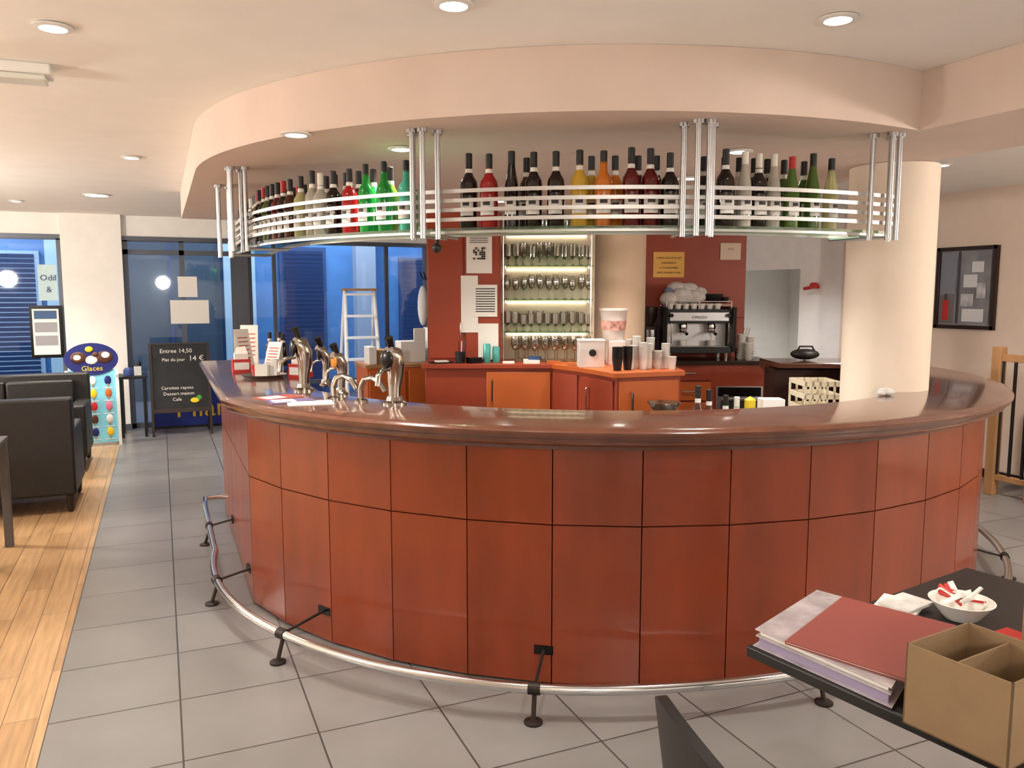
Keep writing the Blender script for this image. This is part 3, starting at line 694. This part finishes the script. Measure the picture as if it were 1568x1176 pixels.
for tx,sz,x,z in (("Entree 14,50",.07,-.22,1.0),("14 €",.09,.1,.9) ,("Plat du jour",.055,-.2,.9),("Carottes rapees",.055,-.22,.56),("Dessert maison",.055,-.2,.49),("Cafe",.055,-.1,.42)):
    m.text(tx,sz,TR(x,-.003,z,rx=R90),chalk)
m.ell((.15,-.004,.42),(.05,.003,.03),yel); m.ell((.2,-.004,.45),(.03,.003,.03),P("leafgreen",(70,150,60),.8))
m.T=TR(.19,10.45,0)
for x in (-.32,.32): m.tube([(x,.14,1.08),(x,.40,.0)],.014,fr,n=6)
m.T=Matrix.Identity(4); m.done("chalkboard_sign",'R')
m=M(); m.bx(.12,.58,YB_+.04,YB_+.045,1.32,1.62,paper); m.bx(.22,.45,YB_+.04,YB_+.045,1.66,1.92,paper); m.done("door_posters",'R')
m=M(); m.bx(-1.44,-1.10,YB_+.0,YB_+.03,.93,1.56,blackg); m.bx(-1.41,-1.13,YB_-.004,YB_+.0,.97,1.52,paper)
for z,h_,mt in ((1.40,.1,P("menu_blue",(60,90,130),.6)),(1.24,.12,P("menu_grey",(150,150,155),.6)),(1.08,.12,P("menu_grey",(0,0,0)))): m.bx(-1.39,-1.15,YB_-.006,YB_-.003,z,z+h_,mt)
m.done("framed_menu",'R')
m=M(); m.bx(-1.33,-1.13,YB_+.045,YB_+.05,1.62,2.05,P("poster_pale",(190,215,220),.6)); m.text("Odil",.1,TR(-1.31,YB_+.04,1.86,rx=R90),blued); m.text("&",.1,TR(-1.25,YB_+.04,1.72,rx=R90),blued); m.done("window_poster",'R')

# ------------------------------------------------ right wall
m=M(); ph_=P("photo_print",(140,140,146),.3,noise=4,amt=.35)
y0,y1,z0,z1=5.05,5.67,1.37,2.14
fw_=P("picture_frame_wood",(44,28,20),.35)
m.bx(6.96,6.998,y0,y0+.035,z0,z1,fw_); m.bx(6.96,6.998,y1-.035,y1,z0,z1,fw_); m.bx(6.96,6.998,y0,y1,z0,z0+.035,fw_); m.bx(6.96,6.998,y0,y1,z1-.035,z1,fw_)
m.bx(6.98,6.995,y0+.03,y1-.03,z0+.03,z1-.03,ph_)
pw=P("pic_white",(215,216,218),.5); pg=P("pic_light",(180,180,184),.5,noise=12,amt=.4); pd=P("pic_dark",(70,66,70),.4)
m.bx(6.976,6.98,5.42,5.45,1.42,2.10,pd); m.bx(6.976,6.98,5.09,5.11,1.42,2.10,pd); m.bx(6.976,6.98,5.47,5.63,1.70,2.08,P("pic_mid",(130,134,146),.4)); m.bx(6.976,6.98,5.47,5.63,1.42,1.69,P("pic_floor",(112,104,104),.4))
for a,b,c_,d,mt in ((5.18,5.30,1.90,2.0,pw),(5.24,5.38,1.76,1.88,pw),(5.15,5.24,1.66,1.8,pg),(5.27,5.40,1.58,1.70,pg),(5.16,5.38,1.44,1.56,pw)): m.bx(6.972,6.976,a,b,c_,d,mt)
m.bx(6.971,6.976,5.53,5.59,1.45,1.64,red); m.bx(6.971,6.976,5.545,5.575,1.64,1.70,pd)
m.done("framed_picture",'R',bevel=.002)
m=M(); m.lathe([(.02,0),(.045,.02),(.05,.05),(.03,.07)],(6.93,7.25,1.76),red,n=14); m.cyl((6.93,7.25,1.78),(6.999,7.25,1.78),.02,red); m.cyl((6.93,7.25,1.78),(6.93,7.4,1.76),.02,red); m.done("alarm_bell",'R')
m=M()
for y in (4.6,4.25,3.2,2.15):
    m.bx(6.41,6.49,y-.04,y+.04,0,1.26,oak)
m.bx(6.43,6.47,2.1,4.6,1.14,1.2,oak); m.bx(6.43,6.47,2.1,4.6,.13,.18,oak)
for k in range(22): m.cyl((6.45,2.25+k*.11,.15),(6.45,2.25+k*.11,1.16),.014,black,n=8)
m.done("stair_railing",'R',bevel=.004)
m=M(); m.bx(-.72,-.38,4.0,4.14,ZC-.045,ZC,white); m.bx(-.70,-.40,4.01,4.13,ZC-.07,ZC-.045,P("diffuser",(225,225,215),.3)); m.done("emergency_light",'R',bevel=.006)
m=M(); x_,y_=.55+2.32*math.sin(math.radians(-22.5)),5.84-2.32*math.cos(math.radians(-22.5)); m.cyl((x_,y_,1.96),(x_,y_,1.92),.008,black,n=8); m.ell((x_,y_-.01,1.905),(.022,.03,.022),black); m.done("security_camera",'B')

# ------------------------------------------------ foreground table & stuff
tc0=Vector((.64,2.12)); d1=Vector((.555,-.832)); d2=Vector((.832,.555))
def tp(a,b): v=tc0+d1*a+d2*b; return (v.x,v.y)
m=M(); m.prism([tp(0,0),tp(.85,0),tp(.85,1.15),tp(0,1.15)],.715,.745,P("table_black",(24,22,22),.35))
cx,cy=tp(.45,.6); m.lathe([(.28,0),(.28,.012),(.04,.04),(.035,.69),(.12,.70),(.12,.715)],(cx,cy,0),black,n=24)
m.done("dining_table",'B',bevel=.004)
plas=P("plastic_wrap",(180,170,174),.14,coat=.8,noise=14,amt=.25,bump=.7)
m=M()
q=[(.665,2.12),(.94,2.41),(1.17,2.17),(.88,1.79)]
def quad(m,q,z0,z1,mat,sc=1.0):
    cx=sum(a for a,b in q)/4; cy=sum(b for a,b in q)/4
    m.prism([(cx+(a-cx)*sc,cy+(b-cy)*sc) for a,b in q],z0,z1,mat)
quad(m,q,.746,.772,P("papers_lilac",(150,140,168),.6),.96); quad(m,q,.772,.776,plas,1.0); quad(m,q,.776,.79,paper,.95); quad(m,q,.79,.793,plas,1.01); quad(m,q,.7455,.7465,plas,1.03)
m.done("plastic_wrapped_papers",'B',bevel=.004)
fred=P("folder_red",(140,68,60),.5)
m=M(); q2=[(.71,2.02),(.985,2.33),(1.21,2.12),(.93,1.80)]
quad(m,q2,.794,.797,fred); quad(m,q2,.797,.800,paper,.985); quad(m,q2,.800,.803,fred,1.0); m.done("red_folder",'B')
kraft=P("cardboard_kraft",(138,112,82),.8,noise=12,amt=.06)
def openbox(name,p0,u,v,z0,h,t=.004,flap=True):
    m=M(); p0=Vector(p0);u=Vector(u);v=Vector(v); un=u.normalized(); vn=v.normalized()
    def w(a,b): z=p0+a+b; return (z.x,z.y)
    m.prism([w(u*0,v*0),w(u,v*0),w(u,v),w(u*0,v)],z0,z0+t,kraft)
    m.prism([w(u*0,v*0),w(u,v*0),w(u,vn*t),w(u*0,vn*t)],z0,z0+h,kraft)
    m.prism([w(u*0,v-vn*t),w(u,v-vn*t),w(u,v),w(u*0,v)],z0,z0+h,kraft)
    m.prism([w(u*0,v*0),w(un*t,v*0),w(un*t,v),w(u*0,v)],z0,z0+h,kraft)
    m.prism([w(u-un*t,v*0),w(u,v*0),w(u,v),w(u-un*t,v)],z0,z0+h,kraft)
    if flap:
        m.prism([w(u*.42,v*.03),w(u*.42+un*t,v*.03),w(u*.42+un*t,v*.97),w(u*.42,v*.97)],z0+.02,z0+h*.93,kraft)
    return m.done(name,'B')
openbox("cardboard_box",(.875,1.72),(.12,-.19),(.20,.115),.746,.185)
m=M(); m.T=TR(1.56,2.0,.746,.5); m.bx(-.16,.16,-.15,.15,0,.29,kraft); m.bx(-.162,.162,-.02,.02,.29,.2915,P("tape",(160,130,96),.3)); m.bx(-.162,-.16,-.02,.02,.22,.29,P("tape",(0,0,0))); m.T=Matrix.Identity(4); m.done("sealed_carton",'B',bevel=.003)
m=M(); m.lathe([(.045,0),(.05,.005),(.085,.05),(.09,.055),(.085,.055),(.045,.01),(0,.01)],(1.33,2.31,.746),cupm,n=24)
for k in range(16):
    a=random.uniform(0,6.28); dx,dy=.05*math.cos(a),.05*math.sin(a); m.T=TR(1.33+dx*.6,2.31+dy*.6,.81,a,rx=random.uniform(-.6,.6),ry=random.uniform(-.7,.3)); m.bx(-.04,.04,-.008,.008,-.003,.003,red if k%4==0 else paper)
m.T=Matrix.Identity(4); m.done("sugar_bowl",'B')
m=M(); m.T=TR(1.36,2.12,.746,.5); m.bx(-.07,.07,-.05,.05,0,.02,red); m.T=Matrix.Identity(4); m.done("red_notebook",'B',bevel=.003)
m=M(); m.T=TR(1.17,2.37,.746,.9); m.bx(-.09,.09,-.06,.06,0,.012,paper); m.T=TR(1.2,2.38,.758,.6); m.bx(-.07,.07,-.05,.05,0,.01,cl); m.T=Matrix.Identity(4); m.done("napkin_pile",'B',bevel=.002)
# chair
m=M()
w=Vector((.20,-.98,0)).normalized(); c0=Vector((.365,1.42,0))
ang=math.atan2(w.y,w.x); m.T=TR(c0.x,c0.y,0,ang)
cb=P("chair_black",(24,20,19),.5)
NB=16; vs=[];fs=[]
for i in range(NB+1):
    t=-1+2*i/NB; x=.245*t; yb=.05*(t*t); zt=.90-.05*t**2-.02*abs(t)**5; zb=.50
    for dy in (0,.024):
        vs.append((x*.92,yb+dy-.02,zb)); vs.append((x*1.04,yb+dy-.055,zt))
for i in range(NB):
    a=i*4; b=a+4
    fs+=[(a,b,b+1,a+1),(a+2,a+3,b+3,b+2),(a+1,b+1,b+3,a+3),(a,a+2,b+2,b)]
fs+=[(0,1,3,2),(NB*4,NB*4+2,NB*4+3,NB*4+1)]
m.add(vs,fs,cb,True)
for sx in (-.215,.215):
    m.tube([(sx,.0,0),(sx,.02,.3),(sx,.015,.5),(sx,.0,.62)],.017,cb,n=8); m.tube([(sx,.42,0),(sx*.95,.40,.44)],.018,cb,n=8)
sp_=[(-.21,.0),(.21,.0),(.225,.38),(.17,.43),(-.17,.43),(-.225,.38)]
m.prism(sp_,.43,.47,leather)
m.T=Matrix.Identity(4); m.done("dining_chair",'B',angle=50)

# ------------------------------------------------ lights
emis=P("lamp_glow",(255,248,236),.5,emit=25.0)
stripm=P("strip_glow",(255,240,210),.5,emit=2.5)
for mm in (emis,stripm,P("street_fill_bulb",(0,0,0))):
    try: mm.cycles.emission_sampling='NONE'
    except Exception: pass
def down(x,y,z,frame='R',watt=40,r=.045,size=115,col=(1,.92,.83)):
    if frame=='B': v=ROT@Vector((x,y,0)); x,y=v.x,v.y
    m=M(); m.lathe([(r,-.001),(r+.022,-.003),(r+.024,-.008),(r+.002,-.012),(r,-.004)],(x,y,z),white,n=24)
    m.lathe([(r,-.006),(r*.98,-.004)],(x,y,z),emis,n=20)
    ob=m.done("recessed_downlight",'R')
    L=bpy.data.lights.new("lamp",'SPOT'); L.energy=watt; L.color=col; L.shadow_soft_size=.06; L.spot_size=math.radians(size); L.spot_blend=1.0
    lo=bpy.data.objects.new("lamp",L); bpy.context.collection.objects.link(lo); lo.parent=ob; lo.location=(0,0,-.03)
W=80
for x,y,k in ((-.31,3.45,1),(.94,2.66,.8),(2.22,2.26,.9),(-.14,6.43,1.3),(-1.32,9.87,1.8),(5.2,2.0,1.9),(5.4,4.4,1.8),(2.0,9.6,1.2)):  # right-hand pair is added to brighten that end of the bar
    down(x,y,ZC,watt=W*k)
down(3.5,1.0,ZS,watt=110)  # unseen beam downlight, added to lift the bar's right side
down(5.8,7.2,ZC,watt=170,col=(1,.97,.94))  # downlight added to whiten the far stretch of the right wall
down(-.52,8.98,ZC,r=.1,watt=190)
for x,y in ((-.54,4.06),(-.96,3.70),(1.13,4.13),(1.08,5.07),(-.1,6.3),(.9,6.6)):
    down(x,y,ZS,'B',watt=80)
down(7.9,8.1,ZC,watt=150,col=(1,.97,.94))  # unseen lamp added to light the annex
def fill_globe(x,y,z=2.0,L=300,r=.16):  # globes added out of frame as fill for an evenly bright ceiling
    m=M(); m.ell((x,y,z),(r,r,r),P("opal_fill_globe_%d"%L,(255,248,238),.4,emit=L),n=24,m=14); m.cyl((x,y,z+r-.01),(x,y,ZC),.006,black,n=6); m.lathe([(.05,-.03),(.05,0)],(x,y,ZC),black,n=12)
    m.done("fill_globe_lamp",'R')
for x,y,L in ((-2.8,3.4,130),(.1,-1.2,105),(5.6,.2,190),(-3.2,7.4,330)): fill_globe(x,y,L=L)
for z in (2.24,1.94,1.64,1.35):
    m=M(); m.bx(-.05,.68,7.475,7.495,z-.026,z-.012,stripm); m.done("shelf_strip_light",'B')
w=bpy.data.worlds.new("dusk"); bpy.context.scene.world=w; w.use_nodes=True
bg=w.node_tree.nodes["Background"]; bg.inputs[0].default_value=(.62,.78,1.0,1); bg.inputs[1].default_value=2.4

# camera
cam=bpy.data.cameras.new("camera"); cam.sensor_width=36; cam.lens=36*1240/1568; cam.clip_start=.05
co=bpy.data.objects.new("camera",cam); bpy.context.collection.objects.link(co)
co.location=(0,0,1.7); co.rotation_euler=(R90-math.radians(6.35),0,-YAW)
sc=bpy.context.scene; sc.camera=co
sc.view_settings.view_transform='Standard'; sc.view_settings.exposure=0.2
